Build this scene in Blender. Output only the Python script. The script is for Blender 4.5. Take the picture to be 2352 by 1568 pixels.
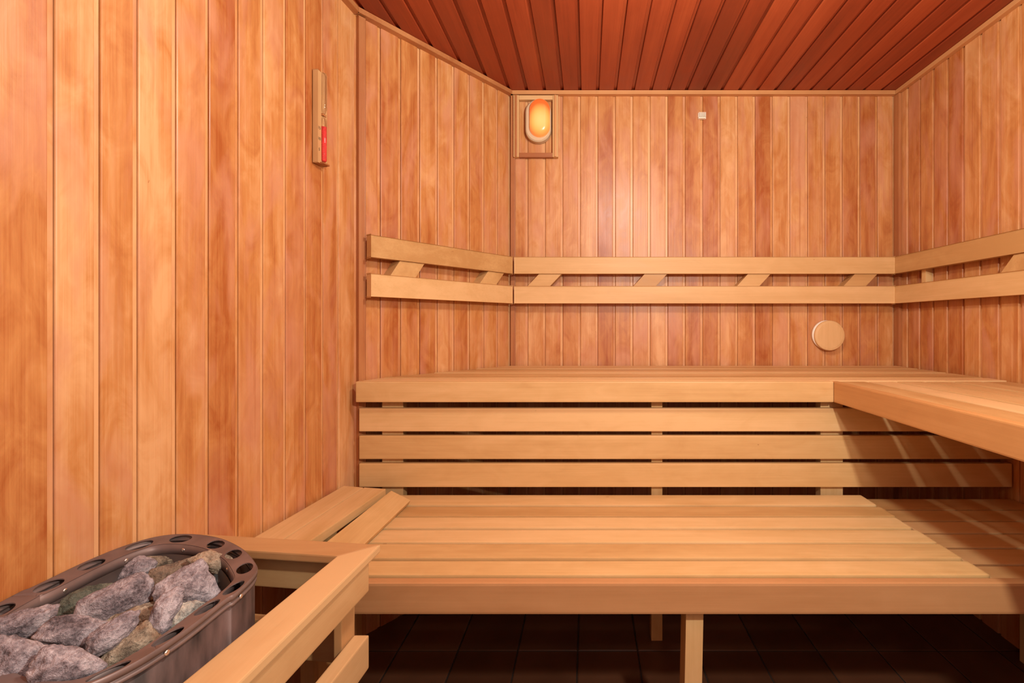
import bpy, bmesh, math, random
from mathutils import Vector, Matrix, noise

# ------------------------------------------------------------------ camera, lights, exposure
for o in list(bpy.data.objects): bpy.data.objects.remove(o)
S = bpy.context.scene
COL = S.collection
H = 1.13                 # eye height
F = 1120.0               # focal length in pixels of the 2352 wide frame
cam = bpy.data.objects.new('camera', bpy.data.cameras.new('camera'))
COL.objects.link(cam)
cam.location = (0, 0, H)
cam.rotation_euler = (math.pi/2, 0, 0)
cam.data.sensor_width = 36
cam.data.lens = 36*F/2352
cam.data.shift_x = -174/2352
cam.data.shift_y = -39/2352
cam.data.clip_start = .02
S.camera = cam
S.view_settings.view_transform = 'Standard'
S.view_settings.look = 'None'
S.view_settings.gamma = 1
S.view_settings.exposure = 0.70
w = bpy.data.worlds.new('world'); S.world = w; w.use_nodes = True
w.node_tree.nodes['Background'].inputs[0].default_value = (1, .9, .85, 1)
w.node_tree.nodes['Background'].inputs[1].default_value = .02

def light(name, kind, loc, energy, color, size=.1, size_y=None, aim=None):
    d = bpy.data.lights.new(name, kind); d.energy = energy; d.color = color
    o = bpy.data.objects.new(name, d); COL.objects.link(o); o.location = loc
    if kind == 'AREA':
        d.size = size
        if size_y: d.shape = 'RECTANGLE'; d.size_y = size_y
    else: d.shadow_soft_size = size
    if aim: o.rotation_euler = (Vector(aim)-Vector(loc)).to_track_quat('-Z', 'Y').to_euler()
    return o
# off-camera key flash and two added fill lights, all out of view
light('key_flash', 'POINT', (.60, 0, 1.62), 45, (1, .96, .84), .03)  # flash held above and to the right of the camera
light('overhead_fill', 'POINT', (.24, 1.02, 2.0), 23, (1, .95, .80), .07)  # unseen fill added to brighten the bench tops and the back wall
light('rear_fill', 'AREA', (.25, -.62, 1.55), 3, (1, .97, .95), .75, .85, (.25, 2, 1.0))  # weak soft fill added behind the camera

# ------------------------------------------------------------------ materials
def nodes(name):
    m = bpy.data.materials.new(name); m.use_nodes = True
    nt = m.node_tree; b = nt.nodes['Principled BSDF']
    return m, nt, b
def N(nt, t, **k):
    n = nt.nodes.new(t)
    for a, v in k.items():
        if a.startswith('i_'):
            n.inputs[a[2:].replace('_', ' ')].default_value = v
        else: setattr(n, a, v)
    return n
def ramp(nt, stops):
    r = nt.nodes.new('ShaderNodeValToRGB'); e = r.color_ramp.elements
    while len(e) < len(stops): e.new(.5)
    for x, (p, c) in zip(e, stops): x.position = p; x.color = (*c, 1)
    return r
def mathn(nt, op, a, b=None, c=None):
    n = nt.nodes.new('ShaderNodeMath'); n.operation = op
    for i, v in enumerate((a, b, c)):
        if v is None: continue
        if isinstance(v, (int, float)): n.inputs[i].default_value = v
        else: nt.links.new(v, n.inputs[i])
    return n.outputs[0]
def mix(nt, kind, fac, a, b):
    n = nt.nodes.new('ShaderNodeMix'); n.data_type = 'RGBA'; n.blend_type = kind
    for s, v in ((n.inputs[0], fac), (n.inputs[6], a), (n.inputs[7], b)):
        if isinstance(v, (int, float)): s.default_value = v
        elif isinstance(v, tuple): s.default_value = (*v, 1)
        else: nt.links.new(v, s)
    return n.outputs[2]

def wood(name, axis, cols, rough=.42, grain=.35, mottle=.35, per_board=True, fine=1.0, bump=.25, spec=.5, tint=None):
    """cols: three albedos dark, mid, light; grain runs along axis (0,1,2)."""
    m, nt, b = nodes(name); L = nt.links
    tc = N(nt, 'ShaderNodeTexCoord')
    rnd = N(nt, 'ShaderNodeObjectInfo').outputs['Random']
    if per_board:
        at = N(nt, 'ShaderNodeAttribute'); at.attribute_name = 'board'
        bv = at.outputs['Fac']
        seed = mathn(nt, 'ADD', rnd, mathn(nt, 'MULTIPLY', bv, 7.3))
        tone = bv
    else:
        seed = rnd; tone = rnd
    off = N(nt, 'ShaderNodeCombineXYZ')
    for i, k in enumerate((13.7, 31.1, 19.3)): L.new(mathn(nt, 'MULTIPLY', seed, k), off.inputs[i])
    add = N(nt, 'ShaderNodeVectorMath', operation='ADD')
    L.new(tc.outputs['Object'], add.inputs[0]); L.new(off.outputs[0], add.inputs[1])
    def mp(across, along):
        v = [across]*3; v[axis] = along
        q = N(nt, 'ShaderNodeVectorMath', operation='MULTIPLY')
        L.new(add.outputs[0], q.inputs[0]); q.inputs[1].default_value = v
        return q.outputs[0]
    def noi(vec, sc, det=3, ro=.55, dist=0):
        n = N(nt, 'ShaderNodeTexNoise'); L.new(vec, n.inputs['Vector'])
        n.inputs['Scale'].default_value = sc; n.inputs['Detail'].default_value = det
        n.inputs['Roughness'].default_value = ro; n.inputs['Distortion'].default_value = dist
        return n.outputs['Fac']
    big = noi(mp(9, 1.1), 1.0, 3, .55, .5)          # broad colour drift
    mot = noi(mp(16, 7), 1.0, 4, .6, 1.2)           # figure across the grain
    g1 = noi(mp(130*fine, 2.0), 1.0, 4, .65)
    g2 = noi(mp(420*fine, 5.0), 1.0, 2, .6)
    t = mathn(nt, 'MULTIPLY_ADD', mathn(nt, 'SUBTRACT', big, .5), 1.3, tone)
    t = mathn(nt, 'MULTIPLY_ADD', mathn(nt, 'SUBTRACT', mot, .5), mottle*2.2, t)
    gg = mathn(nt, 'ADD', mathn(nt, 'SUBTRACT', g1, .5), mathn(nt, 'MULTIPLY', mathn(nt, 'SUBTRACT', g2, .5), .7))
    t = mathn(nt, 'MULTIPLY_ADD', gg, grain*1.6, t)
    r = ramp(nt, [(.0, cols[0]), (.5, cols[1]), (1, cols[2])]); L.new(t, r.inputs[0])
    col = r.outputs[0]
    if tint:      # mauve and reddish drift of the heartwood
        tn = N(nt, 'ShaderNodeMapRange'); tn.inputs[1].default_value = .46; tn.inputs[2].default_value = .68
        L.new(noi(mp(7, 2.2), 1.0, 3, .5, 1.5), tn.inputs[0])
        col = mix(nt, 'MIX', mathn(nt, 'MULTIPLY', tn.outputs[0], .6), col, tint)
        t2 = N(nt, 'ShaderNodeMapRange'); t2.inputs[1].default_value = .60; t2.inputs[2].default_value = .74
        L.new(noi(mp(34, 1.3), 1.0, 2, .5, .4), t2.inputs[0])
        col = mix(nt, 'MIX', mathn(nt, 'MULTIPLY', t2.outputs[0], .45), col, cols[0])
    # small dark pin marks
    sp = noi(mp(60, 25), 1.0, 2, .5)
    col = mix(nt, 'MULTIPLY', mathn(nt, 'MULTIPLY', mathn(nt, 'GREATER_THAN', sp, .80), .5), col, (.45, .3, .22))
    L.new(col, b.inputs['Base Color'])
    rr = mathn(nt, 'MULTIPLY_ADD', mathn(nt, 'SUBTRACT', mot, .5), .25, rough)
    L.new(rr, b.inputs['Roughness'])
    b.inputs['Specular IOR Level'].default_value = spec
    bp = N(nt, 'ShaderNodeBump'); bp.inputs['Strength'].default_value = bump; bp.inputs['Distance'].default_value = .0012
    L.new(g1, bp.inputs['Height']); L.new(bp.outputs[0], b.inputs['Normal'])
    return m

CEDAR = ((.36, .098, .024), (.54, .235, .075), (.70, .395, .185))
CEIL = ((.21, .030, .009), (.31, .048, .014), (.41, .078, .024))
BENCH = ((.48, .270, .102), (.60, .375, .160), (.71, .47, .230))
M_wall = wood('cedar_boards', 2, CEDAR, .38, .34, .50, tint=(.58, .270, .165))
M_ceil = wood('cedar_ceiling', 1, CEIL, .45, .35, .18)
M_trim = {a: wood('cedar_trim_%d' % a, a, ((.36, .13, .045), (.48, .21, .080), (.60, .30, .12)), .45, .3, .2, False) for a in (0, 1, 2)}
M_b = {a: wood('bench_wood_%d' % a, a, BENCH, .48, .30, .26, False, .8, .12, .4) for a in (0, 1, 2)}
M_rail = {a: wood('rail_wood_%d' % a, a, ((.46, .25, .105), (.55, .325, .145), (.64, .41, .20)), .5, .22, .25, False, .8, .15, .4) for a in (0, 1, 2)}

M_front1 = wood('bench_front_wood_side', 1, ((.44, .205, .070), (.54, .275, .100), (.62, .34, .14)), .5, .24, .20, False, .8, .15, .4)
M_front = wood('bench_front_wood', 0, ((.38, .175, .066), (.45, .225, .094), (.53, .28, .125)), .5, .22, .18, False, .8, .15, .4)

def plain(name, col, rough=.5, metal=0, bump=None, var=0, scale=30, stretch=(1, 1, 1)):
    m, nt, b = nodes(name); L = nt.links
    b.inputs['Roughness'].default_value = rough; b.inputs['Metallic'].default_value = metal
    tc = N(nt, 'ShaderNodeTexCoord'); q = N(nt, 'ShaderNodeVectorMath', operation='MULTIPLY')
    L.new(tc.outputs['Object'], q.inputs[0]); q.inputs[1].default_value = stretch
    n = N(nt, 'ShaderNodeTexNoise'); n.inputs['Scale'].default_value = scale; n.inputs['Detail'].default_value = 5
    L.new(q.outputs[0], n.inputs['Vector'])
    lo = tuple(c*(1-var) for c in col); hi = tuple(min(1, c*(1+var)) for c in col)
    r = ramp(nt, [(.3, lo), (.7, hi)]); L.new(n.outputs['Fac'], r.inputs[0]); L.new(r.outputs[0], b.inputs['Base Color'])
    if bump:
        bp = N(nt, 'ShaderNodeBump'); bp.inputs['Strength'].default_value = bump; bp.inputs['Distance'].default_value = .002
        L.new(n.outputs['Fac'], bp.inputs['Height']); L.new(bp.outputs[0], b.inputs['Normal'])
    return m
M_rim = plain('heater_rim_steel', (.185, .135, .128), .48, .30, .05, .22, 18)
M_shell = plain('heater_shell_steel', (.075, .047, .043), .55, .25, .08, .75, 34, (1, 1, .30))
M_inner = plain('heater_inner_steel', (.055, .047, .047), .45, .4, .05, .4, 12)
M_screw = plain('screw_metal', (.7, .62, .56), .3, .9)
M_dark = plain('dark_ink', (.05, .025, .012), .7)
M_white = plain('white_plastic', (.86, .80, .70), .4)
M_lampbase = plain('cream_lamp_base', (.62, .50, .34), .4)
M_glass, nt, b = nodes('clear_glass')
b.inputs['Base Color'].default_value = (1, .97, .95, 1); b.inputs['Roughness'].default_value = .03
b.inputs['Transmission Weight'].default_value = 1; b.inputs['IOR'].default_value = 1.25
M_sand = plain('red_sand', (.80, .055, .05), .8, 0, None, .15, 300)

# floor tile
M_tile, nt, b = nodes('brown_floor_tile')
tc = N(nt, 'ShaderNodeTexCoord'); n1 = N(nt, 'ShaderNodeTexNoise'); n1.inputs['Scale'].default_value = 5; n1.inputs['Detail'].default_value = 5
nt.links.new(tc.outputs['Object'], n1.inputs['Vector'])
at = N(nt, 'ShaderNodeAttribute'); at.attribute_name = 'board'
r = ramp(nt, [(.2, (.055, .020, .010)), (.8, (.13, .052, .026))])
nt.links.new(mathn(nt, 'MULTIPLY_ADD', at.outputs['Fac'], .35, mathn(nt, 'MULTIPLY', n1.outputs['Fac'], .7)), r.inputs[0])
nt.links.new(r.outputs[0], b.inputs['Base Color']); b.inputs['Roughness'].default_value = .32
M_grout = plain('dark_grout', (.02, .010, .006), .9)

def stone_mat(name, c1, c2, c3, scale=9, rust=0):
    m, nt, b = nodes(name); L = nt.links
    tc = N(nt, 'ShaderNodeTexCoord'); rnd = N(nt, 'ShaderNodeObjectInfo').outputs['Random']
    off = N(nt, 'ShaderNodeVectorMath', operation='ADD'); cb = N(nt, 'ShaderNodeCombineXYZ')
    for i, k in enumerate((5.1, 9.3, 3.7)): L.new(mathn(nt, 'MULTIPLY', rnd, k), cb.inputs[i])
    L.new(tc.outputs['Object'], off.inputs[0]); L.new(cb.outputs[0], off.inputs[1])
    def noi(sc, det, ro=.6, di=0):
        n = N(nt, 'ShaderNodeTexNoise'); L.new(off.outputs[0], n.inputs['Vector'])
        n.inputs['Scale'].default_value = sc; n.inputs['Detail'].default_value = det; n.inputs['Roughness'].default_value = ro; n.inputs['Distortion'].default_value = di
        return n.outputs['Fac']
    big = noi(scale*2.2, 4, .6, .8); fine = noi(260, 4, .75); mid = noi(80, 5, .7, .5)
    t = mathn(nt, 'ADD', mathn(nt, 'MULTIPLY', big, .55), mathn(nt, 'ADD', mathn(nt, 'MULTIPLY', fine, .30), mathn(nt, 'MULTIPLY', mid, .35)))
    r = ramp(nt, [(.47, c1), (.59, c2), (.71, c3)]); L.new(t, r.inputs[0])
    col = r.outputs[0]
    pits = mathn(nt, 'GREATER_THAN', noi(140, 3, .7), .66)
    col = mix(nt, 'MULTIPLY', mathn(nt, 'MULTIPLY', pits, .45), col, (.35, .32, .33))
    if rust:
        rs = N(nt, 'ShaderNodeMapRange'); rs.inputs[1].default_value = .56; rs.inputs[2].default_value = .66
        L.new(noi(22, 3, .6), rs.inputs[0])
        col = mix(nt, 'MIX', mathn(nt, 'MULTIPLY', rs.outputs[0], rust), col, (.42, .16, .045))
    L.new(col, b.inputs['Base Color']); b.inputs['Roughness'].default_value = .82
    b.inputs['Specular IOR Level'].default_value = .3
    bp = N(nt, 'ShaderNodeBump'); bp.inputs['Strength'].default_value = 1; bp.inputs['Distance'].default_value = .006
    L.new(mathn(nt, 'ADD', mid, mathn(nt, 'MULTIPLY', fine, .5)), bp.inputs['Height']); L.new(bp.outputs[0], b.inputs['Normal'])
    return m
ST = {
 'lav': stone_mat('lavender_stone', (.085, .068, .078), (.31, .265, .295), (.60, .54, .585)),
 'green': stone_mat('grey_green_stone', (.07, .08, .065), (.17, .18, .14), (.32, .32, .25)),
 'tan': stone_mat('tan_speckled_stone', (.13, .10, .075), (.33, .26, .19), (.58, .48, .37), 12, .3),
 'rust': stone_mat('rusty_brown_stone', (.09, .07, .06), (.22, .16, .12), (.34, .25, .18), 10, .6),
 'dark': stone_mat('dark_grey_stone', (.035, .037, .042), (.09, .095, .10), (.19, .20, .20)),
 'white': stone_mat('white_grey_stone', (.10, .11, .11), (.42, .41, .38), (.75, .70, .62), 14, .7),
}

# ------------------------------------------------------------------ helpers
def mesh_obj(name, verts, faces, mat, parent=None, attr=None, smooth=False, mats=None, fmat=None):
    me = bpy.data.meshes.new(name); me.from_pydata([tuple(v) for v in verts], [], faces)
    if mats:
        for m in mats: me.materials.append(m)
        me.polygons.foreach_set('material_index', fmat)
    else: me.materials.append(mat)
    if attr is not None:
        a = me.attributes.new('board', 'FLOAT', 'FACE')
        a.data.foreach_set('value', attr)
    if smooth: me.polygons.foreach_set('use_smooth', [True]*len(faces))
    me.update()
    o = bpy.data.objects.new(name, me); COL.objects.link(o)
    if parent: o.parent = parent
    return o
def from_bm(name, bm, mat, parent=None, smooth=False):
    me = bpy.data.meshes.new(name)
    bmesh.ops.recalc_face_normals(bm, faces=bm.faces)
    bm.to_mesh(me); bm.free(); me.materials.append(mat)
    if smooth: me.polygons.foreach_set('use_smooth', [True]*len(me.polygons))
    o = bpy.data.objects.new(name, me); COL.objects.link(o)
    if parent: o.parent = parent
    return o
def tag(o, label, cat, group=None):
    o['label'] = label; o['category'] = cat
    if group: o['group'] = group
    return o
def thing(name, label, cat, loc, group=None):
    o = bpy.data.objects.new(name, None); COL.objects.link(o); o.location = loc
    o.empty_display_size = .05
    return tag(o, label, cat, group)
def structure(o): o['kind'] = 'structure'; return o
def rel(p, parent): return Vector(p) - (parent.location if parent else Vector((0, 0, 0)))
def prism(name, pts, z0, z1, mat, parent=None, bev=.003, seg=2):
    """horizontal polygon (x,y) extruded from z0 to z1, edges eased"""
    bm = bmesh.new()
    vs = [bm.verts.new(rel((x, y, z0), parent)) for x, y in pts]
    f = bm.faces.new(vs)
    r = bmesh.ops.extrude_face_region(bm, geom=[f])
    bmesh.ops.translate(bm, verts=[v for v in r['geom'] if isinstance(v, bmesh.types.BMVert)], vec=(0, 0, z1-z0))
    bmesh.ops.recalc_face_normals(bm, faces=bm.faces)
    if bev: bmesh.ops.bevel(bm, geom=list(bm.edges), offset=bev, segments=seg, profile=.7, affect='EDGES', clamp_overlap=True)
    return from_bm(name, bm, mat, parent)
def box(name, x0, x1, y0, y1, z0, z1, mat, parent=None, bev=.003):
    return prism(name, [(x0, y0), (x1, y0), (x1, y1), (x0, y1)], z0, z1, mat, parent, bev)
def obox(name, c, ax, ay, az, sx, sy, sz, mat, parent=None, bev=.002):
    """box with centre c and unit axes"""
    bm = bmesh.new(); bmesh.ops.create_cube(bm, size=1)
    Mx = Matrix((Vector(ax)*sx, Vector(ay)*sy, Vector(az)*sz)).transposed()
    for v in bm.verts: v.co = Mx @ v.co + rel(c, parent)
    if bev: bmesh.ops.bevel(bm, geom=list(bm.edges), offset=bev, segments=2, profile=.7, affect='EDGES', clamp_overlap=True)
    return from_bm(name, bm, mat, parent)
def poly_extrude(name, pts3, vec, mat, parent=None, bev=.0015):
    bm = bmesh.new(); vs = [bm.verts.new(rel(p, parent)) for p in pts3]; f = bm.faces.new(vs)
    r = bmesh.ops.extrude_face_region(bm, geom=[f])
    bmesh.ops.translate(bm, verts=[v for v in r['geom'] if isinstance(v, bmesh.types.BMVert)], vec=vec)
    bmesh.ops.recalc_face_normals(bm, faces=bm.faces)
    if bev: bmesh.ops.bevel(bm, geom=list(bm.edges), offset=bev, segments=2, profile=.7, affect='EDGES', clamp_overlap=True)
    return from_bm(name, bm, mat, parent)
def lathe(name, prof, c, axis, mat, parent=None, n=28, sx=1, sy=1, smooth=True):
    """prof: (radius, height) list around axis through c"""
    ax = Vector(axis).normalized(); a = ax.orthogonal().normalized(); b2 = ax.cross(a)
    V = []; Fc = []
    for r0, h in prof:
        for k in range(n):
            t = 2*math.pi*k/n
            V.append(rel(c, parent)+ax*h+a*(r0*math.cos(t)*sx)+b2*(r0*math.sin(t)*sy))
    for i in range(len(prof)-1):
        for k in range(n):
            k2 = (k+1) % n
            Fc.append((i*n+k, i*n+k2, (i+1)*n+k2, (i+1)*n+k))
    Fc.append(tuple(range(n-1, -1, -1))); Fc.append(tuple((len(prof)-1)*n+k for k in range(n)))
    return mesh_obj(name, V, Fc, mat, parent, smooth=smooth)

random.seed(11)
def tongue_boards(name, P0, P1, inward, edges, z0, z1, mat, depth=.005, tongue=.011, gap=.0016, up=(0, 0, 1), back=.03):
    """Tongue and groove boarding. P0,P1 foot points; edges: distances from P0 where boards meet.
    Each board: rounded face, then the set-back tongue strip and the fine joint."""
    P0 = Vector(P0); P1 = Vector(P1); L = (P1-P0).length; u = (P1-P0)/L; n = Vector(inward).normalized(); up = Vector(up)
    V = []; Fc = []; A = []
    E_ = [e for e in edges if 0 < e < L]
    E_ = [0]+E_+[L]
    prof = []; tones = []
    for a, b in zip(E_[:-1], E_[1:]):
        tn = random.random()*.54+.21
        if b-a < .02:
            prof.append([(a, 0), (b, 0)]); tones.append((tn, tn)); continue
        f = b-tongue
        prof.append([(a, -.008), (a+gap, -.008), (a+gap, -.0022), (a+gap+.0008, -.0007), (a+gap+.0025, 0), (f-.0025, 0), (f-.0008, -.0007), (f, -.0022), (f, -depth), (b, -depth), (b, -.008)])
        tones.append((tn, min(1, tn+.34)))
    for pr, (t1, t2) in zip(prof, tones):
        base = len(V)
        for q, d in pr:
            V.append(P0+u*q+n*d+up*z0); V.append(P0+u*q+n*d+up*z1)
        for i in range(len(pr)-1):
            Fc.append((base+2*i, base+2*i+2, base+2*i+3, base+2*i+1)); A.append(t2 if (len(pr) > 2 and i >= 8) else t1)
    # solid back so the wall has thickness
    base = len(V)
    for q, d in ((0, -.0085), (L, -.0085), (L, -back), (0, -back)):
        V.append(P0+u*q+n*d+up*z0); V.append(P0+u*q+n*d+up*z1)
    for i in range(4):
        j = (i+1) % 4
        Fc.append((base+2*i, base+2*j, base+2*j+1, base+2*i+1)); A.append(.2)
    o = mesh_obj(name, V, Fc, mat, None, A)
    return structure(o)

# ------------------------------------------------------------------ the room
D = 2.37; XR = 1.502; ZC = H+533/F*D            # back wall, right wall, ceiling
CB = Vector((-.377, D, 0)); CL = Vector((-.835, 1.742, 0))
WL = lambda y: -.99+.0893*y                     # left wall plane
YF = -.70
P = .085
# back wall
e = []; q = -.292-P*3
while q < XR+.1: e.append(q-CB.x+.04); q += P
tongue_boards('wall_back', CB-Vector((.04, 0, 0)), (XR+.03, D, 0), (0, -1, 0), e, 0, ZC, M_wall, .0035)
# angled wall
La = (CB-CL).length; dirA = (CB-CL).normalized(); nA = Vector((dirA.y, -dirA.x, 0))
e = [La-P*k+.004 for k in range(12, 0, -1)]
tongue_boards('wall_angled', CL, CB, nA, e, 0, ZC, M_wall, .004)
# left wall: from front towards the angled wall
PL0 = Vector((WL(YF), YF, 0)); dirL = (CL-PL0).normalized(); nL = Vector((dirL.y, -dirL.x, 0))
pxs = [125, 230, 317, 405, 480, 548, 605, 657, 703, 743, 778]
ys = [.99/(.0893+(1350-x)/F) for x in pxs]
y = ys[0]-.094
while y > YF: ys.insert(0, y); y -= .088
tongue_boards('wall_left', PL0, CL+dirL*.03, nL, [(Vector((WL(y), y, 0))-PL0).length for y in ys], 0, ZC, M_wall, .003, .009)
# right wall (from back to front so that the joint faces as in the photograph)
e = [D-2.285+P*k for k in range(-1, 40)]
tongue_boards('wall_right', (XR, D, 0), (XR, YF, 0), (-1, 0, 0), e, 0, ZC, M_wall, .007, .010)
# front wall with a doorway
DX0, DX1, DZ = -.15, .65, 2.0
for nm, a, b2, z0, z1 in (('wall_front', WL(YF), DX0, 0, ZC), ('wall_front', DX1, XR, 0, ZC), ('wall_front', DX0, DX1, DZ, ZC)):
    tongue_boards(nm, (b2, YF, 0), (a, YF, 0), (0, 1, 0), [P*k for k in range(1, 30)], z0, z1, M_wall)
for i, (a, b2, z0, z1) in enumerate(((DX0-.06, DX0, 0, DZ+.06), (DX1, DX1+.06, 0, DZ+.06), (DX0, DX1, DZ, DZ+.06))):
    structure(box('trim_%d' % (20+i), a, b2, YF+.001, YF+.021, z0 if z0 else .003, z1, M_trim[2]))
# ceiling: boards run towards the back wall
V = []; Fc = []; A = []
x = -.2895-P*1.006*12
def cprof(a, b):
    f = b-.012
    return [(a, .012), (a+.002, .012), (a+.002, .003), (a+.004, 0), (f-.002, 0), (f, .003), (f, .008), (b, .008), (b, .012)]
while x < XR+.1:
    pr = [(q, z) for q, z in cprof(x, x+P*1.006)]
    tn = random.random()*.6+.2; base = len(V)
    for q, z in pr: V.append((q, YF-.02, ZC+z)); V.append((q, D+.02, ZC+z))
    for i in range(len(pr)-1): Fc.append((base+2*i, base+2*i+1, base+2*i+3, base+2*i+2)); A.append(tn)
    x += P*1.006
base = len(V)
for px_, py_ in ((-1.3, YF-.02), (XR+.1, YF-.02), (XR+.1, D+.02), (-1.3, D+.02)):
    V.append((px_, py_, ZC+.0125)); V.append((px_, py_, ZC+.04))
Fc += [(base, base+2, base+4, base+6), (base+1, base+3, base+5, base+7)] + [(base+2*i, base+2*((i+1) % 4), base+2*((i+1) % 4)+1, base+2*i+1) for i in range(4)]
A += [.2]*6
structure(mesh_obj('ceiling', V, Fc, M_ceil, None, A))
# floor: square tiles and sunk joints
V = []; Fc = []; A = []; FM = []
T = .208; g = .004
ix0 = -6
for i in range(-7, 9):
    for j in range(-13, 5):
        x0 = -.035+i*T+g/2; y0 = 1.69+j*T+g/2; x1 = x0+T-g; y1 = y0+T-g
        if x1 < -1.2 or x0 > XR or y0 > D or y1 < YF: continue
        c = .003; base = len(V)
        V += [(x0, y0, -.003), (x1, y0, -.003), (x1, y1, -.003), (x0, y1, -.003), (x0+c, y0+c, 0), (x1-c, y0+c, 0), (x1-c, y1-c, 0), (x0+c, y1-c, 0)]
        Fc += [(base+4, base+5, base+6, base+7)]+[(base+k, base+(k+1) % 4, base+4+(k+1) % 4, base+4+k) for k in range(4)]
        A += [random.random()]*5; FM += [0]*5
base = len(V)
V += [(-1.3, YF-.1, -.0028), (XR+.1, YF-.1, -.0028), (XR+.1, D+.1, -.0028), (-1.3, D+.1, -.0028), (-1.3, YF-.1, -.05), (XR+.1, YF-.1, -.05), (XR+.1, D+.1, -.05), (-1.3, D+.1, -.05)]
Fc += [(base, base+1, base+2, base+3), (base+4, base+7, base+6, base+5)]+[(base+4+k, base+4+(k+1) % 4, base+(k+1) % 4, base+k) for k in range(4)]
A += [0]*6; FM += [1]*6
structure(mesh_obj('floor', V, Fc, None, None, A, mats=[M_tile, M_grout], fmat=FM))

# trims under the ceiling and in the corners
def trim_run(idx, A0, B0, nrm, z0, z1, t, mat, bev=.002):
    A0 = Vector(A0); B0 = Vector(B0); u = (B0-A0).normalized(); n = Vector(nrm)
    c = (A0+B0)/2+n*(t/2); c.z = (z0+z1)/2
    return structure(obox('trim_%d' % idx, c, u, n, (0, 0, 1), (B0-A0).length, t, z1-z0, mat, None, bev))
ct = .020
trim_run(1, CB+Vector((.006, 0, 0)), (XR-.002, D, 0), (0, -1, 0), ZC-.020, ZC-.001, .022, M_trim[0])
trim_run(2, CL+dirA*.002, CB-dirA*.004, nA, ZC-.020, ZC-.001, .024, M_trim[0])
trim_run(3, PL0, CL-dirL*.006, nL, ZC-.020, ZC-.001, .022, M_trim[1])
trim_run(4, (XR, YF, 0), (XR, D-.024, 0), (-1, 0, 0), ZC-.020, ZC-.001, .022, M_trim[1])
# corner battens
structure(box('trim_5', XR-.016, XR-.0005, D-.040, D-.0005, .003, ZC-.021, M_trim[2], None, .002))
structure(box('trim_6', CB.x+.004, CB.x+.026, D-.014, D-.0005, .003, ZC-.021, M_trim[2], None, .002))
c = CL+dirA*.021+nA*.008; c.z = (ZC-.02)/2
structure(obox('trim_7', c, dirA, nA, (0, 0, 1), .026, .015, ZC-.03, M_trim[2]))

# ------------------------------------------------------------------ upper bench along the back wall
DT = .198; ZU = H-DT
Yf = 1.693; XF = .855
bench = thing('upper_bench', 'long upper sauna bench of pale slats running along the back wall', 'bench', (0, 2.0, 0))
def xa(yy, gap=.012):            # x of the angled wall at y, plus clearance
    return CL.x+(yy-CL.y)*dirA.x/dirA.y+gap
pitch = (2.352-1.722)/7
for k in range(7):
    y0 = 1.724+pitch*k; y1 = y0+pitch-.009
    xe = XR-.02-(.0, .012, .004, .016, .002, .010, .0)[k]
    x0, x1 = max(xa(y0, .022), -.80), xa(y1, .022)
    if k == 0: x0, x1 = -.795, xa(y1, .022)
    prism('slat', [(x0, y0), (xe, y0), (xe, y1), (x1, y1)], ZU-.026+.001*(k % 2), ZU+.001*(k % 2), M_b[0], bench)
box('fascia', -.806, XF-.001, Yf, Yf+.027, ZU-.072, ZU, M_b[0], bench, .004)
for xx in (-.34, .25, .83, 1.36):
    box('bearer', xx, xx+.04, 1.76, 2.34, ZU-.075, ZU-.0265, M_b[1], bench, .002)
# upper bench along the right wall
bench2 = thing('upper_bench', 'upper slatted bench along the right wall, jutting towards the viewer', 'bench', (1.18, .7, 0))
YB = -.25
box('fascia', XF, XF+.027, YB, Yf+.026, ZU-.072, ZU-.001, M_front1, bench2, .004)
sp = (1.490-.885)/6
for k in range(6):
    x0 = .885+sp*k
    box('slat', x0, x0+sp-.013, YB, 1.712, ZU-.018, ZU-.002-.001*(k % 2), M_b[1], bench2, .003)
for yy in (-.15, .55):
    box('bearer', XF+.028, XR-.02, yy, yy+.04, ZU-.075, ZU-.0185, M_b[0], bench2, .002)
for xx, yy in ((XF+.03, -.11), (XR-.07, -.11), (XR-.07, .59), (XR-.07, 1.0)):
    box('leg', xx, xx+.045, yy, yy+.045, 0, ZU-.076 if yy < .9 else ZU-.0185, M_b[2], bench2, .002)

# slatted skirt between upper and lower bench
skirt = thing('bench_skirt', 'three horizontal boards on posts closing the front below the upper bench', 'panel', (.3, 1.73, 0))
YP = 1.718
for zt, zb in ((.295, .377), (.392, .4745), (.490, .573)):
    box('board', -.806, XR-.006, YP, YP+.024, H-zb, H-zt, M_b[0], skirt, .004)
for a, b2 in ((-.735, -.66), (.227, .267), (.832, .912)):
    box('post', a, b2, YP+.0245, YP+.064, 0 if a > 0 and a < .5 else .12, ZU-.078, M_b[2], skirt, .002)

# ------------------------------------------------------------------ lower bench
DLo = .600; ZL = H-DLo
low = thing('lower_bench', 'wide lower sauna bench of pale slats with a deep front board', 'bench', (.2, 1.4, 0))
ybs = [1.719, 1.612, 1.520, 1.430, 1.336, 1.243, 1.160]
for k in range(6):
    y1 = ybs[k]-.001; y0 = ybs[k+1]+.012
    box('slat', -.665, .962+(.0, .006, -.004, .004, .002, .006)[k], y0, y1, ZL-.026, ZL-.0015*(k % 2), M_b[0], low, .004)
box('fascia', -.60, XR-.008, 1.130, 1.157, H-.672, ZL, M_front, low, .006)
for xx in (-.645, .235, .90):
    box('bearer', xx, xx+.042, 1.16, 1.70, ZL-.075, ZL-.0265, M_b[1], low, .002)
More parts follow.
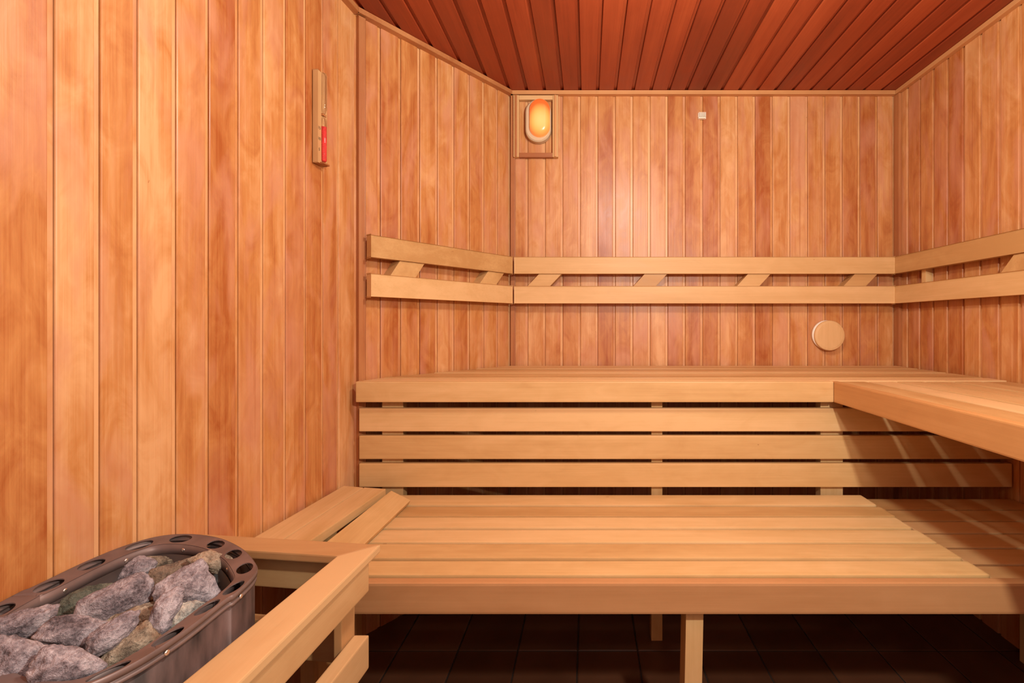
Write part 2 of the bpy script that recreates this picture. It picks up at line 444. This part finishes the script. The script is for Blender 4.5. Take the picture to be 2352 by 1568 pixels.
# front leg leans a little
poly_extrude('leg', [(.235, 1.165, ZL-.078), (.277, 1.165, ZL-.078), (.268, 1.165, 0), (.226, 1.165, 0)], (0, .06, 0), M_b[2], low, .002)
box('leg', -.645, -.605, 1.165, 1.225, 0, ZL-.078, M_b[2], low, .002)
box('leg', 1.40, 1.44, 1.160, 1.20, 0, ZL-.098, M_b[2], low, .002)
corner = thing('corner_bench', 'shadowed lower bench slats in the right corner beneath the jutting upper bench', 'bench', (1.23, 1.4, 0))
for k in range(6):
    y1 = ybs[k]-.004; y0 = ybs[k+1]+.006
    box('slat', .975, XR-.012, y0, y1, ZL-.040, ZL-.013, M_b[0], corner, .0035)
for xx in (.985, 1.42):
    box('bearer', xx, xx+.042, 1.165, 1.70, ZL-.09, ZL-.0405, M_b[1], corner, .002)
for yy in (1.25, 1.6):
    box('leg', 1.452, 1.490, yy, yy+.04, 0, ZL-.091, M_b[2], corner, .002)

# raised planks beside the left wall
rp = thing('raised_plank_seat', 'two raised planks on the lower bench beside the left wall', 'bench', (-.76, 1.4, 0))
ZP = H-.548
def wall_x(yy, d): return WL(yy)+d
prism('plank', [(-.869, 1.15), (-.786, 1.15), (-.757, 1.645), (-.832, 1.662)], ZP-.026, ZP-.001, M_b[1], rp, .003)
prism('plank', [(-.781, 1.15), (-.711, 1.15), (-.674, 1.628), (-.753, 1.643)], ZP-.026, ZP, M_b[1], rp, .003)
for yy in (1.34, 1.58):
    prism('bearer', [(wall_x(yy, .01), yy), (-.71, yy), (-.71, yy+.04), (wall_x(yy+.04, .01), yy+.04)], ZP-.085, ZP-.0265, M_b[0], rp, .002)
    prism('leg', [(-.79, yy), (-.75, yy), (-.75, yy+.04), (-.79, yy+.04)], 0, ZP-.0855, M_b[2], rp, .002)
# loose plank leaning between the raised seat and the bench slats
lp_c = [Vector((-.597, 1.16, H-.585)), Vector((-.590, 1.625, H-.585)), Vector((-.655, 1.625, H-.553)), Vector((-.667, 1.16, H-.553))]
nn = (lp_c[1]-lp_c[0]).cross(lp_c[3]-lp_c[0]).normalized()
if nn.z < 0: nn = -nn
tag(poly_extrude('loose_plank', [p for p in lp_c], -nn*.014, M_b[1], None, .002), 'short loose plank lying tilted on the lower bench slats beside the raised planks', 'plank')

# ------------------------------------------------------------------ backrests
def backrest(label, A0, B0, nrm, off, zs, blocks, ext=.0, battens=()):
    """A0->B0 foot line on the wall; boards stand 'off' in front of it"""
    A0 = Vector(A0); B0 = Vector(B0); u = (B0-A0).normalized(); n = Vector(nrm)
    t = thing('backrest', label, 'backrest', (A0+B0)/2+Vector((0, 0, H+.04)), 'backrests round the upper bench')
    ax = 0 if abs(u.x) > abs(u.y) else 1
    for zt, zb in zs:
        c = (A0+B0)/2+n*(off-.010); c.z = (zt+zb)/2
        obox('board', c, u, n, (0, 0, 1), (B0-A0).length, .021, zt-zb, M_b[ax], t, .004)
    g1, g0 = zs[0][1], zs[1][0]
    for bt, bb, wd in blocks:    # u of left end at top, at bottom, width
        pts = []
        over = -.0006
        sl = (bt-bb)/(g1-g0)
        for uu, zz in ((bb-sl*over, g0-over), (bb-sl*over+wd, g0-over), (bt+sl*over+wd, g1+over), (bt+sl*over, g1+over)):
            p = A0+u*uu+n*(off-.0035); p.z = zz; pts.append(p)
        poly_extrude('spacer', pts, -n*(off-.0045), M_b[0], t, .001)
    for u0 in battens:
        c = A0+u*u0+n*(off-.0215)/2; c.z = (g1+g0)/2
        obox('batten', c, u, n, (0, 0, 1), .026, off-.023, g1-g0+.06, M_b[2], t, .001)
    return t
YBR = 2.305
zr = lambda y: H-(y-745)/F*YBR
zs = [(zr(590), zr(628.5)), (zr(657), zr(696.5))]
X_ = lambda px: (px-1350)/F*YBR
bl = [(X_(a)-X_(1181), X_(b2)-X_(1181), (52)/F*YBR) for a, b2 in ((1238, 1211), (1481, 1455), (1719, 1693), (1965, 1938))]
backrest('long two-board backrest on the back wall with four slanted spacers', (X_(1181), D, 0), (X_(2055), D, 0), (0, -1, 0), D-YBR, zs, bl)
# angled wall backrest
off = .055
a0 = CL+dirA*.012; b0 = CB-dirA*.000
tt = La-.012
# right end meets the back wall backrest
p_end = Vector((X_(1177), YBR, 0)); b_u = (p_end-CL).dot(dirA)
b0 = CL+dirA*(b_u-.002)
backrest('short two-board backrest on the angled left wall with two slanted spacers', CL+dirA*.030, b0, nA, off, zs, [(.120, .080, .107), (.560, .510, .098)])
# right wall backrest
XB = XR-.052
backrest('two-board backrest on the right wall beside the jutting bench', (XR, YBR-.003, 0), (XR, .2, 0), (-1, 0, 0), XR-XB, zs, [(.545+k*.50, .610+k*.50, .10) if False else (.640+k*.50, .585+k*.50, .10) for k in range(3)], battens=(.165,))

# ------------------------------------------------------------------ lamp on the back wall
def stadium(rx, rz, n=30):
    pts = []
    for k in range(n+1): t = math.pi*k/n; pts.append((rx*math.cos(t), (rz-rx)+rx*math.sin(t)))
    for k in range(n+1): t = math.pi+math.pi*k/n; pts.append((rx*math.cos(t), -(rz-rx)+rx*math.sin(t)))
    return pts
sur = thing('lamp_surround', 'wooden box frame around the glowing lamp in the back left corner', 'frame', (-.249, D, 1.93))
fz0, fz1 = 1.935, 2.232; fx0, fx1 = -.357, -.143
YL = D-.001
for a, b2 in ((fx0, fx0+.026), (fx1-.026, fx1)):
    box('side_strip', a, b2, YL-.026, YL, fz0, fz1, M_b[2], sur, .0015)
for a, b2 in ((fx0+.007, fx0+.018), (fx1-.018, fx1-.007)):
    box('side_bead', a, b2, YL-.032, YL-.0262, fz0+.001, fz1-.001, M_trim[2], sur, .002)
box('top_strip', fx0+.0265, fx1-.0265, YL-.024, YL, fz1-.021, fz1, M_b[0], sur, .0015)
box('bottom_strip', fx0+.0265, fx1-.0265, YL-.024, YL, fz0, fz0+.021, M_trim[0], sur, .0015)
lamp = thing('wall_lamp', 'oval bulkhead lamp glowing amber inside its wooden frame on the back wall', 'lamp', (-.242, D-.001, 2.0))
lc = Vector((-.238, D-.001, 2.107))
def oval_loft(name, secs, mat, parent, c, cap=True, yaw=0):
    V = []; Fc = []; n = None
    R = Matrix.Rotation(yaw, 3, 'Z')
    for rx, rz, dep, sx, sz in secs:
        pts = stadium(rx, rz); n = len(pts)
        for a, b2 in pts: V.append(rel(c, parent)+R@Vector((a+sx, -dep, b2+sz)))
    for i in range(len(secs)-1):
        for k in range(n): Fc.append((i*n+k, i*n+(k+1) % n, (i+1)*n+(k+1) % n, (i+1)*n+k))
    if cap: Fc.append(tuple(range(n))); Fc.append(tuple((len(secs)-1)*n+k for k in range(n-1, -1, -1)))
    o = mesh_obj(name, V, Fc, mat, parent)
    me = o.data; bm = bmesh.new(); bm.from_mesh(me); bmesh.ops.recalc_face_normals(bm, faces=bm.faces); bm.to_mesh(me); bm.free()
    return o
M_lens, nt, b = nodes('amber_lit_glass')
tc = N(nt, 'ShaderNodeTexCoord'); sx_ = N(nt, 'ShaderNodeSeparateXYZ'); nt.links.new(tc.outputs['Object'], sx_.inputs[0])
# brightness falls away from the bulb behind the glass
dz = mathn(nt, 'DIVIDE', mathn(nt, 'SUBTRACT', sx_.outputs[2], .095), .080)
dx = mathn(nt, 'DIVIDE', mathn(nt, 'SUBTRACT', sx_.outputs[0], .018), .060)
d2 = mathn(nt, 'ADD', mathn(nt, 'MULTIPLY', dz, dz), mathn(nt, 'MULTIPLY', dx, dx))
rp_ = ramp(nt, [(.0, (1.0, .66, .20)), (.4, (.98, .46, .10)), (1.0, (.75, .12, .02))]); nt.links.new(d2, rp_.inputs[0])
nt.links.new(rp_.outputs[0], b.inputs['Emission Color']); b.inputs['Emission Strength'].default_value = .60
b.inputs['Base Color'].default_value = (.25, .07, .02, 1); b.inputs['Roughness'].default_value = .25
oval_loft('base', [(.055, .102, 0, 0, 0), (.062, .103, .006, 0, 0), (.061, .102, .030, 0, 0), (.055, .096, .036, 0, 0), (.050, .090, .036, .005, .004)], M_lampbase, lamp, lc)
ln = oval_loft('lens', [(.049, .089, .036, .008, .006), (.049, .089, .044, .009, .007), (.046, .086, .056, .010, .008), (.038, .078, .066, .011, .009), (.022, .062, .071, .012, .010)], M_lens, lamp, lc)
ln.data.polygons.foreach_set('use_smooth', [True]*len(ln.data.polygons))

# small white ribbed sensor, high on the back wall
sen = thing('temperature_sensor', 'tiny white ribbed plastic sensor high on the back wall', 'sensor', (.553, D, 2.125))
box('backplate', .534, .572, D-.012, D-.001, 2.124, 2.154, M_white, sen, .002)
for k in range(7):
    box('rib', .536+k*.005, .539+k*.005, D-.022, D-.0122, 2.132, 2.153, M_white, sen, .0006)
box('lip', .534, .568, D-.020, D-.0122, 2.1245, 2.1310, M_white, sen, .0015)
# round wooden vent cover
vent = thing('vent_cover', 'round pale wooden vent cover low on the back wall above the bench', 'vent', (1.160, D, 1.0))
vc = Vector((1.160, D-.001, 1.077))
lathe('collar', [(.066, 0), (.068, .006), (.070, .008), (.070, .018), (.066, .020)], vc+Vector((-.007, 0, .003)), (0, -1, 0), M_white, vent, 48)
lathe('disc', [(.070, .0205), (.0725, .023), (.0725, .030), (.070, .034), (.060, .036), (.001, .036)], vc, (0, -1, 0), M_b[2], vent, 48, smooth=False)

# ------------------------------------------------------------------ hourglass on the left wall
hy = 1.511
hp = Vector((WL(hy), hy, 0))
hg = thing('sand_timer', 'sauna sand timer with red sand on a wooden strip on the left wall', 'timer', hp+nL*.004+Vector((0, 0, 1.633)))
c = hp+dirL*.023+nL*.0115; c.z = (1.633+1.920)/2
obox('backboard', c, dirL, nL, (0, 0, 1), .046, .014, .287, M_rail[2], hg, .0015)
tc0 = hp+dirL*.026+nL*.0225
R = .0082
def tube(name, prof, mat): return lathe(name, prof, Vector((tc0.x, tc0.y, 0)), (0, 0, 1), mat, hg, 20)
tube('glass_tube', [(.001, 1.6400), (.006, 1.6412), (R, 1.646), (R, 1.772), (.006, 1.779), (.0022, 1.785), (.0022, 1.791), (.006, 1.797), (R, 1.804), (R, 1.914), (.006, 1.919), (.001, 1.9205)], M_glass)
tube('sand', [(.001, 1.6418), (.0055, 1.6428), (R-.0008, 1.647), (R-.0008, 1.7510), (.001, 1.7525)], M_sand)
cc = Vector((tc0.x, tc0.y, 1.788))-nL*.004
obox('clip', cc, dirL, nL, (0, 0, 1), .016, .012, .006, M_trim[0], hg, .001)
cc = hp+dirL*.027+nL*.018; cc.z = 1.6345
obox('ledge', cc, dirL, nL, (0, 0, 1), .030, .024, .0035, M_trim[0], hg, .0008)
for txt, z in (('15', 1.742), ('10', 1.7085), ('5', 1.675)):
    cu = bpy.data.curves.new('number', 'FONT'); cu.body = txt; cu.size = .0125; cu.align_x = 'CENTER'; cu.align_y = 'CENTER'; cu.extrude = .0002
    tmp = bpy.data.objects.new('tmp', cu); COL.objects.link(tmp)
    bpy.context.view_layer.update()
    me = bpy.data.meshes.new_from_object(tmp.evaluated_get(bpy.context.evaluated_depsgraph_get()))
    bpy.data.objects.remove(tmp)
    # text x -> along the wall, text y -> up
    base = hp+dirL*.0085+nL*.0189; base.z = z
    Mx = Matrix((dirL, Vector((0, 0, 1)), nL)).transposed()
    for v in me.vertices: v.co = Mx@v.co+rel(base, hg)
    me.materials.clear(); me.materials.append(M_dark)
    o = bpy.data.objects.new('number', me); COL.objects.link(o); o.parent = hg

# ------------------------------------------------------------------ heater guard rail
gd = thing('heater_guard', 'low wooden guard rail around the stone heater', 'guard rail', (-.6, .9, H-.72))
ZT = H-.48
o1 = (-.453, 1.0646); i1 = (-.520, 1.0115)
n2 = .42
o2x = lambda y: -.453-(1.0646-y)*.036; i2x = lambda y: -.520-(1.0115-y)*.066
wl = lambda y: WL(y)+.002
yfa = 1.0646+.124*(.453-.887)*-1; yna = 1.0115+.124*(.89-.52)
prism('top_rail', [i1, o1, (wl(yfa), yfa), (wl(yna), yna)], ZT-.017, ZT, M_rail[0], gd, .003)
prism('top_rail', [i1, (i2x(n2), n2), (o2x(n2), n2), o1], ZT-.017, ZT, M_rail[1], gd, .003)
prism('top_rail', [(wl(n2-.07), n2-.07), (o2x(n2), n2-.07), (o2x(n2), n2-.0005), (wl(n2), n2-.0005)], ZT-.017, ZT, M_rail[0], gd, .003)
# side boards below the long rail
def strip(name, y0, y1, xo, th, zt, zb, mat):
    f = lambda y: xo-(1.03-y)*.045
    return prism(name, [(f(y0), y0), (f(y1), y1), (f(y1)-th, y1), (f(y0)-th, y0)], zb, zt, mat, gd, .003)
strip('side_board', n2-.06, 1.026, -.460, .022, ZT-.0175, H-.560, M_rail[1])
strip('side_board', n2-.06, 1.026, -.460, .031, H-.653, H-.722, M_rail[1])
f = lambda y: -.4945-(1.03-y)*.045
for yy in (.984, n2-.04):
    prism('post', [(f(yy)-.016, yy), (f(yy), yy), (f(yy+.047)+.002, yy+.047), (f(yy+.047)-.016, yy+.047)], H-.68 if yy > .9 else 0, ZT-.018, M_rail[2], gd, .002)
# rear boards between guard post and left wall
def rear(zt, zb, dy):
    a, b2 = (-.53, 1.052+dy), (wl(1.097+dy)+.002, 1.097+dy)
    prism('rear_board', [a, (a[0], a[1]+.022), (b2[0], b2[1]+.022), b2], zb, zt, M_rail[0], gd, .003)
rear(ZT-.0175, H-.578, 0)
rear(H-.655, H-.735, 0.004)

# ------------------------------------------------------------------ heater
KX = .977
C0 = Vector((-.755, .80))*KX
ZR = H-.43
half = [(-.930, .82), (-.931, .90), (-.921, .965), (-.893, 1.010), (-.840, 1.023), (-.762, 1.005), (-.682, .959), (-.622, .907), (-.589, .865), (-.577, .80)]
half = [Vector(p)*KX for p in half]
loop = half+[2*C0-p for p in half]
def catmull(P_, n=8):
    out = []; m = len(P_)
    for i in range(m):
        p0, p1, p2, p3 = P_[i-1], P_[i], P_[(i+1) % m], P_[(i+2) % m]
        for k in range(n):
            t = k/n
            out.append(.5*((2*p1)+(p2-p0)*t+(2*p0-5*p1+4*p2-p3)*t*t+(3*p1-p0-3*p2+p3)*t*t*t))
    return out
outer = catmull(loop, 8)
def offset(Pl, d):
    m = len(Pl); res = []
    for i in range(m):
        t = (Pl[(i+2) % m]-Pl[i-2]).normalized(); nrm = Vector((t.y, -t.x))   # right side of travel
        if (C0-Pl[i]).dot(nrm) < 0: nrm = -nrm
        res.append(Pl[i]+nrm*d)
    return res
heater = thing('sauna_heater', 'dark steel sauna heater with a perforated oval rim in the near left corner', 'heater', (C0.x, C0.y, .12))
RW = .031; DR = .006
inner = offset(outer, RW)
def zrim(p):
    d = min((p-q).length for q in outer)
    return ZR-DR*min(1, d/RW)
# slots
hm = [(-.900, .760), (-.899, .827), (-.891, .901), (-.880, .968), (-.837, 1.005), (-.756, .978), (-.679, .938), (-.618, .890), (-.586, .825), (-.587, .763), (-.593, .692)]
mid = offset(outer, RW*.5)
def near_mid(p):
    i = min(range(len(mid)), key=lambda k: (mid[k]-p).length); t = (mid[(i+1) % len(mid)]-mid[i-1]).normalized()
    return mid[i], t
cent = [Vector(p)*KX for p in hm]
cent2 = cent+[2*C0-p for p in cent[3:9]]
cent2 = cent2[:11]+[c_ for c_ in cent2[11:] if min((c_-q).length for q in cent2[:11]) > .05]
slots = []
for p in cent2:
    mp_, t = near_mid(p); s2 = Vector((t.y, -t.x))
    slots.append([mp_+t*(.0215*math.cos(a))+s2*(.0122*math.sin(a)) for a in [2*math.pi*k/24 for k in range(24)]])
bm = bmesh.new()
def addloop(pts):
    vs = [bm.verts.new((p.x, p.y, 0)) for p in pts]
    for i in range(len(vs)): bm.edges.new((vs[i], vs[(i+1) % len(vs)]))
addloop(outer); addloop(inner)
for s_ in slots: addloop(s_)
bmesh.ops.triangle_fill(bm, use_beauty=True, use_dissolve=False, edges=list(bm.edges), normal=(0, 0, 1))
for v in bm.verts:
    z = zrim(Vector((v.co.x, v.co.y))); v.co = rel((v.co.x, v.co.y, z), heater)
rim = from_bm('rim', bm, M_rim, heater)
for p in rim.data.polygons: pass
md = rim.modifiers.new('thick', 'SOLIDIFY'); md.thickness = .0018; md.offset = 0
def band(name, rings, mat, parent=heater):
    """rings: list of (points, z)"""
    V = []; Fc = []; n = len(rings[0][0])
    for pts, z in rings:
        for p in pts: V.append(rel((p.x, p.y, z), parent))
    for i in range(len(rings)-1):
        for k in range(n): Fc.append((i*n+k, i*n+(k+1) % n, (i+1)*n+(k+1) % n, (i+1)*n+k))
    o = mesh_obj(name, V, Fc, mat, parent, smooth=True)
    return o
lip = [(outer, ZR+.001), (offset(outer, -.0015), ZR-.001), (offset(outer, -.0012), ZR-.007), (offset(outer, .004), ZR-.0085), (offset(outer, .004), ZR-.012), (outer, ZR-.0125), (outer, ZR-.0165), (offset(outer, .003), ZR-.018)]
band('rim_lip', lip, M_rim)
# the shell hangs under the rim; on the wall side it stands further in
shell_pts = []
for p, p_in in zip(outer, offset(outer, .028)):
    wgt = max(0, min(1, (C0.x-.02-p.x)/.10))
    q = offset(outer, .003)[outer.index(p)] if False else p+(p_in-p)*(.1+.9*wgt)
    shell_pts.append(q)
so = band('outer_shell', [(shell_pts, ZR-.0175), (shell_pts, .14)], M_shell)
md = so.modifiers.new('thick', 'SOLIDIFY'); md.thickness = .002
fl = band('inner_flange', [(inner, ZR-DR), (offset(outer, RW+.0008), ZR-DR-.020)], M_rim)
md = fl.modifiers.new('thick', 'SOLIDIFY'); md.thickness = .0015
i2 = offset(outer, RW+.003)
cm = C0
bx_ = band('stone_basket', [(i2, ZR-DR-.018), (offset(outer, RW+.006), ZR-.19)], M_inner)
md = bx_.modifiers.new('thick', 'SOLIDIFY'); md.thickness = .002
prism('basket_floor', [(p.x, p.y) for p in offset(outer, RW+.004)[::4]], ZR-.20, ZR-.19, M_inner, heater, 0)
for sx_, sy_ in ((-.09, -.15), (.09, -.15), (-.09, .13), (.09, .13)):
    box('foot', C0.x+sx_-.015, C0.x+sx_+.015, C0.y+sy_-.015, C0.y+sy_+.015, 0, ZR-.201, M_inner, heater, .002)
# screws on the inner flange and on the lip
def screw(p, n_, z):
    n3 = Vector((n_.x, n_.y, 0)).normalized()
    lathe('screw', [(.0042, 0), (.0042, .001), (.003, .0024), (.0012, .0026)], Vector((p.x, p.y, z)), n3, M_screw, heater, 14)
for px_, py_ in ((433, 1252), (297, 1285), (152, 1354), (540, 1297)):
    d = .443; Yq = d*F/(py_-745); q = Vector(((px_-1350)/F*Yq, Yq))
    i = min(range(len(inner)), key=lambda k: (inner[k]-q).length)
    nrm = (C0-inner[i]); t = (inner[(i+1) % len(inner)]-inner[i-1]).normalized(); n_ = Vector((t.y, -t.x)); n_ = n_ if n_.dot(nrm) > 0 else -n_
    screw(inner[i]+n_*.0006, n_, ZR-DR-.010)
for px_, py_ in ((534, 1375), (350, 1502), (180, 1610)):
    d = .447; Yq = d*F/(py_-745); q = Vector(((px_-1350)/F*Yq, Yq))
    i = min(range(len(outer)), key=lambda k: (outer[k]-q).length)
    t = (outer[(i+1) % len(outer)]-outer[i-1]).normalized(); n_ = Vector((t.y, -t.x)); n_ = n_ if n_.dot(C0-outer[i]) < 0 else -n_
    screw(outer[i]-n_*.001, n_, ZR-.0128)

# ------------------------------------------------------------------ heater stones
camp = Vector((0, 0, H))
def ray(px_, py_): return Vector(((px_-1350)/F, 1, -(py_-745)/F))
def stone(idx, poly, d, mat, label, thick=.55, ridge=None, group='stones heaped in the heater', seed=0):
    s = .2636
    pts = [(x*s, 1180+y*s) for x, y in poly]
    cx = sum(p[0] for p in pts)/len(pts); cy = sum(p[1] for p in pts)/len(pts)
    r = ray(cx, cy); C = camp+r*(d/-r.z); fwd = r.normalized()
    P3 = []
    for p in pts:
        q = ray(*p); t = (C-camp).dot(fwd)/q.dot(fwd); P3.append(camp+q*t)
    ctr = sum(P3, Vector())/len(P3)
    cov = min((p-ctr).length for p in P3)
    rnd = random.Random(idx*7+seed)
    bm = bmesh.new()
    vs = []
    for p in P3: vs.append(p)
    for p in P3:
        for k, sg in ((.62, -1), (.80, 1)):
            q = ctr+(p-ctr)*(k+rnd.uniform(-.12, .1))
            vs.append(q+fwd*sg*cov*thick*rnd.uniform(.65, 1.15))
    # sharp crown facing up and to the viewer
    vs.append(ctr-fwd*cov*thick*1.35+Vector((0, 0, .004)))
    vs.append(ctr+fwd*cov*thick*1.3)
    for v in vs: bm.verts.new(v-ctr)
    ret = bmesh.ops.convex_hull(bm, input=list(bm.verts))
    bmesh.ops.delete(bm, geom=list({g_ for g_ in ret['geom_unused']+ret['geom_interior'] if isinstance(g_, bmesh.types.BMVert)}), context='VERTS')
    bmesh.ops.triangulate(bm, faces=bm.faces)
    bmesh.ops.subdivide_edges(bm, edges=bm.edges, cuts=7, use_grid_fill=True)
    for _ in range(2): bmesh.ops.smooth_vert(bm, verts=bm.verts, factor=.5, use_axis_x=True, use_axis_y=True, use_axis_z=True)
    grow = 1.11 if idx in (1, 5, 7, 8, 9, 11) else 1.18
    bm.normal_update()
    o3 = Vector((idx*3.1, idx*1.7, 0))
    amp = cov*.16
    for v in bm.verts:
        n1_ = noise.noise(v.co*34+o3); n2_ = noise.noise(v.co*85+o3); n3_ = noise.noise(v.co*210+o3)
        rid = 1-abs(noise.noise(v.co*48+o3*2))*2
        v.co = v.co*grow+v.normal*(amp*(n1_*1.0+n2_*.55+rid*.35)+.0020*n3_)
    o = from_bm('heater_stone', bm, ST[mat], None, True)
    o.location = ctr
    tag(o, label, 'stone', group)
    return o
STONES = [
 ([(-60, 960), (30, 910), (200, 830), (400, 800), (495, 800), (480, 880), (430, 960), (360, 1020), (190, 1085), (20, 1095), (-80, 1060)], .445, 'lav', 'lavender-grey heater stone with a pitted face at the left edge, above the biggest one'),
 ([(-60, 1130), (20, 1090), (140, 1085), (230, 1120), (350, 1140), (405, 1170), (340, 1290), (270, 1400), (190, 1475), (-60, 1490)], .425, 'lav', 'largest pale lavender stone in the bottom left corner of the heap'),
 ([(275, 1390), (300, 1310), (410, 1165), (540, 1165), (660, 1190), (760, 1260), (885, 1300), (860, 1370), (700, 1440), (500, 1500), (290, 1470)], .430, 'lav', 'flat lavender stone at the bottom, right of the largest stone'),
 ([(330, 1070), (400, 980), (500, 920), (640, 895), (860, 925), (930, 960), (920, 1000), (820, 1060), (770, 1130), (740, 1195), (560, 1150), (370, 1110)], .445, 'lav', 'mottled lavender stone with a greenish speck in the middle left of the heap'),
 ([(480, 910), (500, 800), (600, 700), (750, 640), (960, 605), (1010, 640), (800, 800), (700, 910), (600, 930)], .466, 'green', 'dull grey-green stone against the far basket wall, behind the long lavender stone'),
 ([(700, 880), (740, 760), (830, 700), (1000, 620), (1180, 535), (1240, 530), (1290, 590), (1305, 670), (1270, 760), (1180, 800), (1050, 850), (930, 930), (800, 900)], .445, 'lav', 'long lavender stone lying across the centre of the heap'),
 ([(1000, 570), (1060, 480), (1190, 385), (1260, 370), (1360, 420), (1330, 490), (1250, 550), (1100, 600)], .465, 'lav', 'rounded lavender stone at the back, behind the long central stone'),
 ([(1250, 375), (1400, 385), (1640, 378), (1640, 410), (1520, 460), (1350, 490), (1290, 470)], .470, 'tan', 'flat pale grey-green slab at the very back of the heap'),
 ([(1280, 560), (1330, 490), (1520, 430), (1650, 390), (1740, 420), (1650, 520), (1500, 600), (1380, 690), (1370, 750), (1290, 740)], .466, 'rust', 'rust-brown stone sunk between the long lavender stone and the peaked one'),
 ([(1370, 700), (1400, 620), (1490, 550), (1640, 480), (1740, 425), (1790, 480), (1820, 560), (1910, 710), (1850, 770), (1730, 790), (1590, 760), (1480, 720), (1400, 740)], .448, 'lav', 'peaked purple-grey stone with a rough hollow face, right of the rusty one'),
 ([(1640, 405), (1760, 350), (1840, 318), (1900, 350), (2000, 365), (2010, 440), (2120, 540), (2080, 580), (1990, 545), (1880, 520), (1780, 460), (1700, 435)], .450, 'tan', 'craggy tan speckled stone at the far right end of the heap'),
 ([(1840, 560), (1900, 520), (2010, 550), (2050, 610), (1960, 700), (1905, 715), (1860, 650)], .485, 'dark', 'dark grey stone tucked under the craggy tan one at the rim'),
 ([(1310, 930), (1350, 800), (1420, 720), (1550, 655), (1590, 690), (1570, 790), (1490, 920), (1420, 1050), (1370, 1020)], .440, 'lav', 'slim upright lavender-brown stone right of the centre'),
 ([(1450, 1010), (1480, 920), (1560, 800), (1700, 770), (1800, 790), (1740, 870), (1640, 920), (1560, 990)], .472, 'white', 'white and grey stone with an orange stain beside the near rim'),
 ([(930, 950), (1000, 880), (1180, 820), (1350, 770), (1370, 800), (1340, 920), (1260, 980), (1100, 1000)], .475, 'tan', 'grey-tan pointed stone left of the slim upright stone'),
 ([(760, 1190), (790, 1060), (940, 960), (1090, 870), (1190, 870), (1160, 970), (1100, 1050), (980, 1160), (860, 1220), (790, 1245)], .447, 'lav', 'dark lavender stone with a pale tip in front of the grey-tan pointed one'),
 ([(860, 1375), (900, 1260), (1000, 1150), (1110, 1040), (1250, 960), (1340, 950), (1430, 1050), (1300, 1160), (1150, 1250), (1000, 1330)], .470, 'tan', 'long tan speckled stone lying along the near rim'),
 ([(190, 1110), (330, 1040), (400, 1120), (300, 1150)], .475, 'green', 'small dark green stone in the gap below the leftmost pitted stone'),
]
for i, (poly, d, mt, lb) in enumerate(STONES): stone(i+1, poly, d, mt, lb)
# stones deeper down, showing only in the gaps
k = 0
rnd = random.Random(5)
for yy in (.62, .70, .78, .86, .93):
    for xx in (-.81, -.74, -.67):
        p = Vector((xx+rnd.uniform(-.015, .015), yy+rnd.uniform(-.02, .02)))
        if min((p-q).length for q in inner) < .045: continue
        z = ZR-.105+rnd.uniform(-.01, .01); r = rnd.uniform(.029, .033)
        bm = bmesh.new(); bmesh.ops.create_icosphere(bm, subdivisions=4, radius=r)
        sc = Vector((rnd.uniform(.9, 1.15), rnd.uniform(.9, 1.2), rnd.uniform(.7, .95)))
        o3 = Vector((k*2.3, 5, k))
        for v in bm.verts:
            n_ = noise.noise(v.co*30+o3); v.co = Vector((v.co.x*sc.x, v.co.y*sc.y, v.co.z*sc.z))*(1+.28*n_+.08*noise.noise(v.co*110+o3))
        o = from_bm('heater_stone', bm, ST['dark' if k % 2 else 'green'], None, True); o.location = (p.x, p.y, z)
        tag(o, 'dark stone deep in the shadowed gaps under the top layer of heater stones', 'stone', 'deep stones under the top layer of the heater')
        k += 1
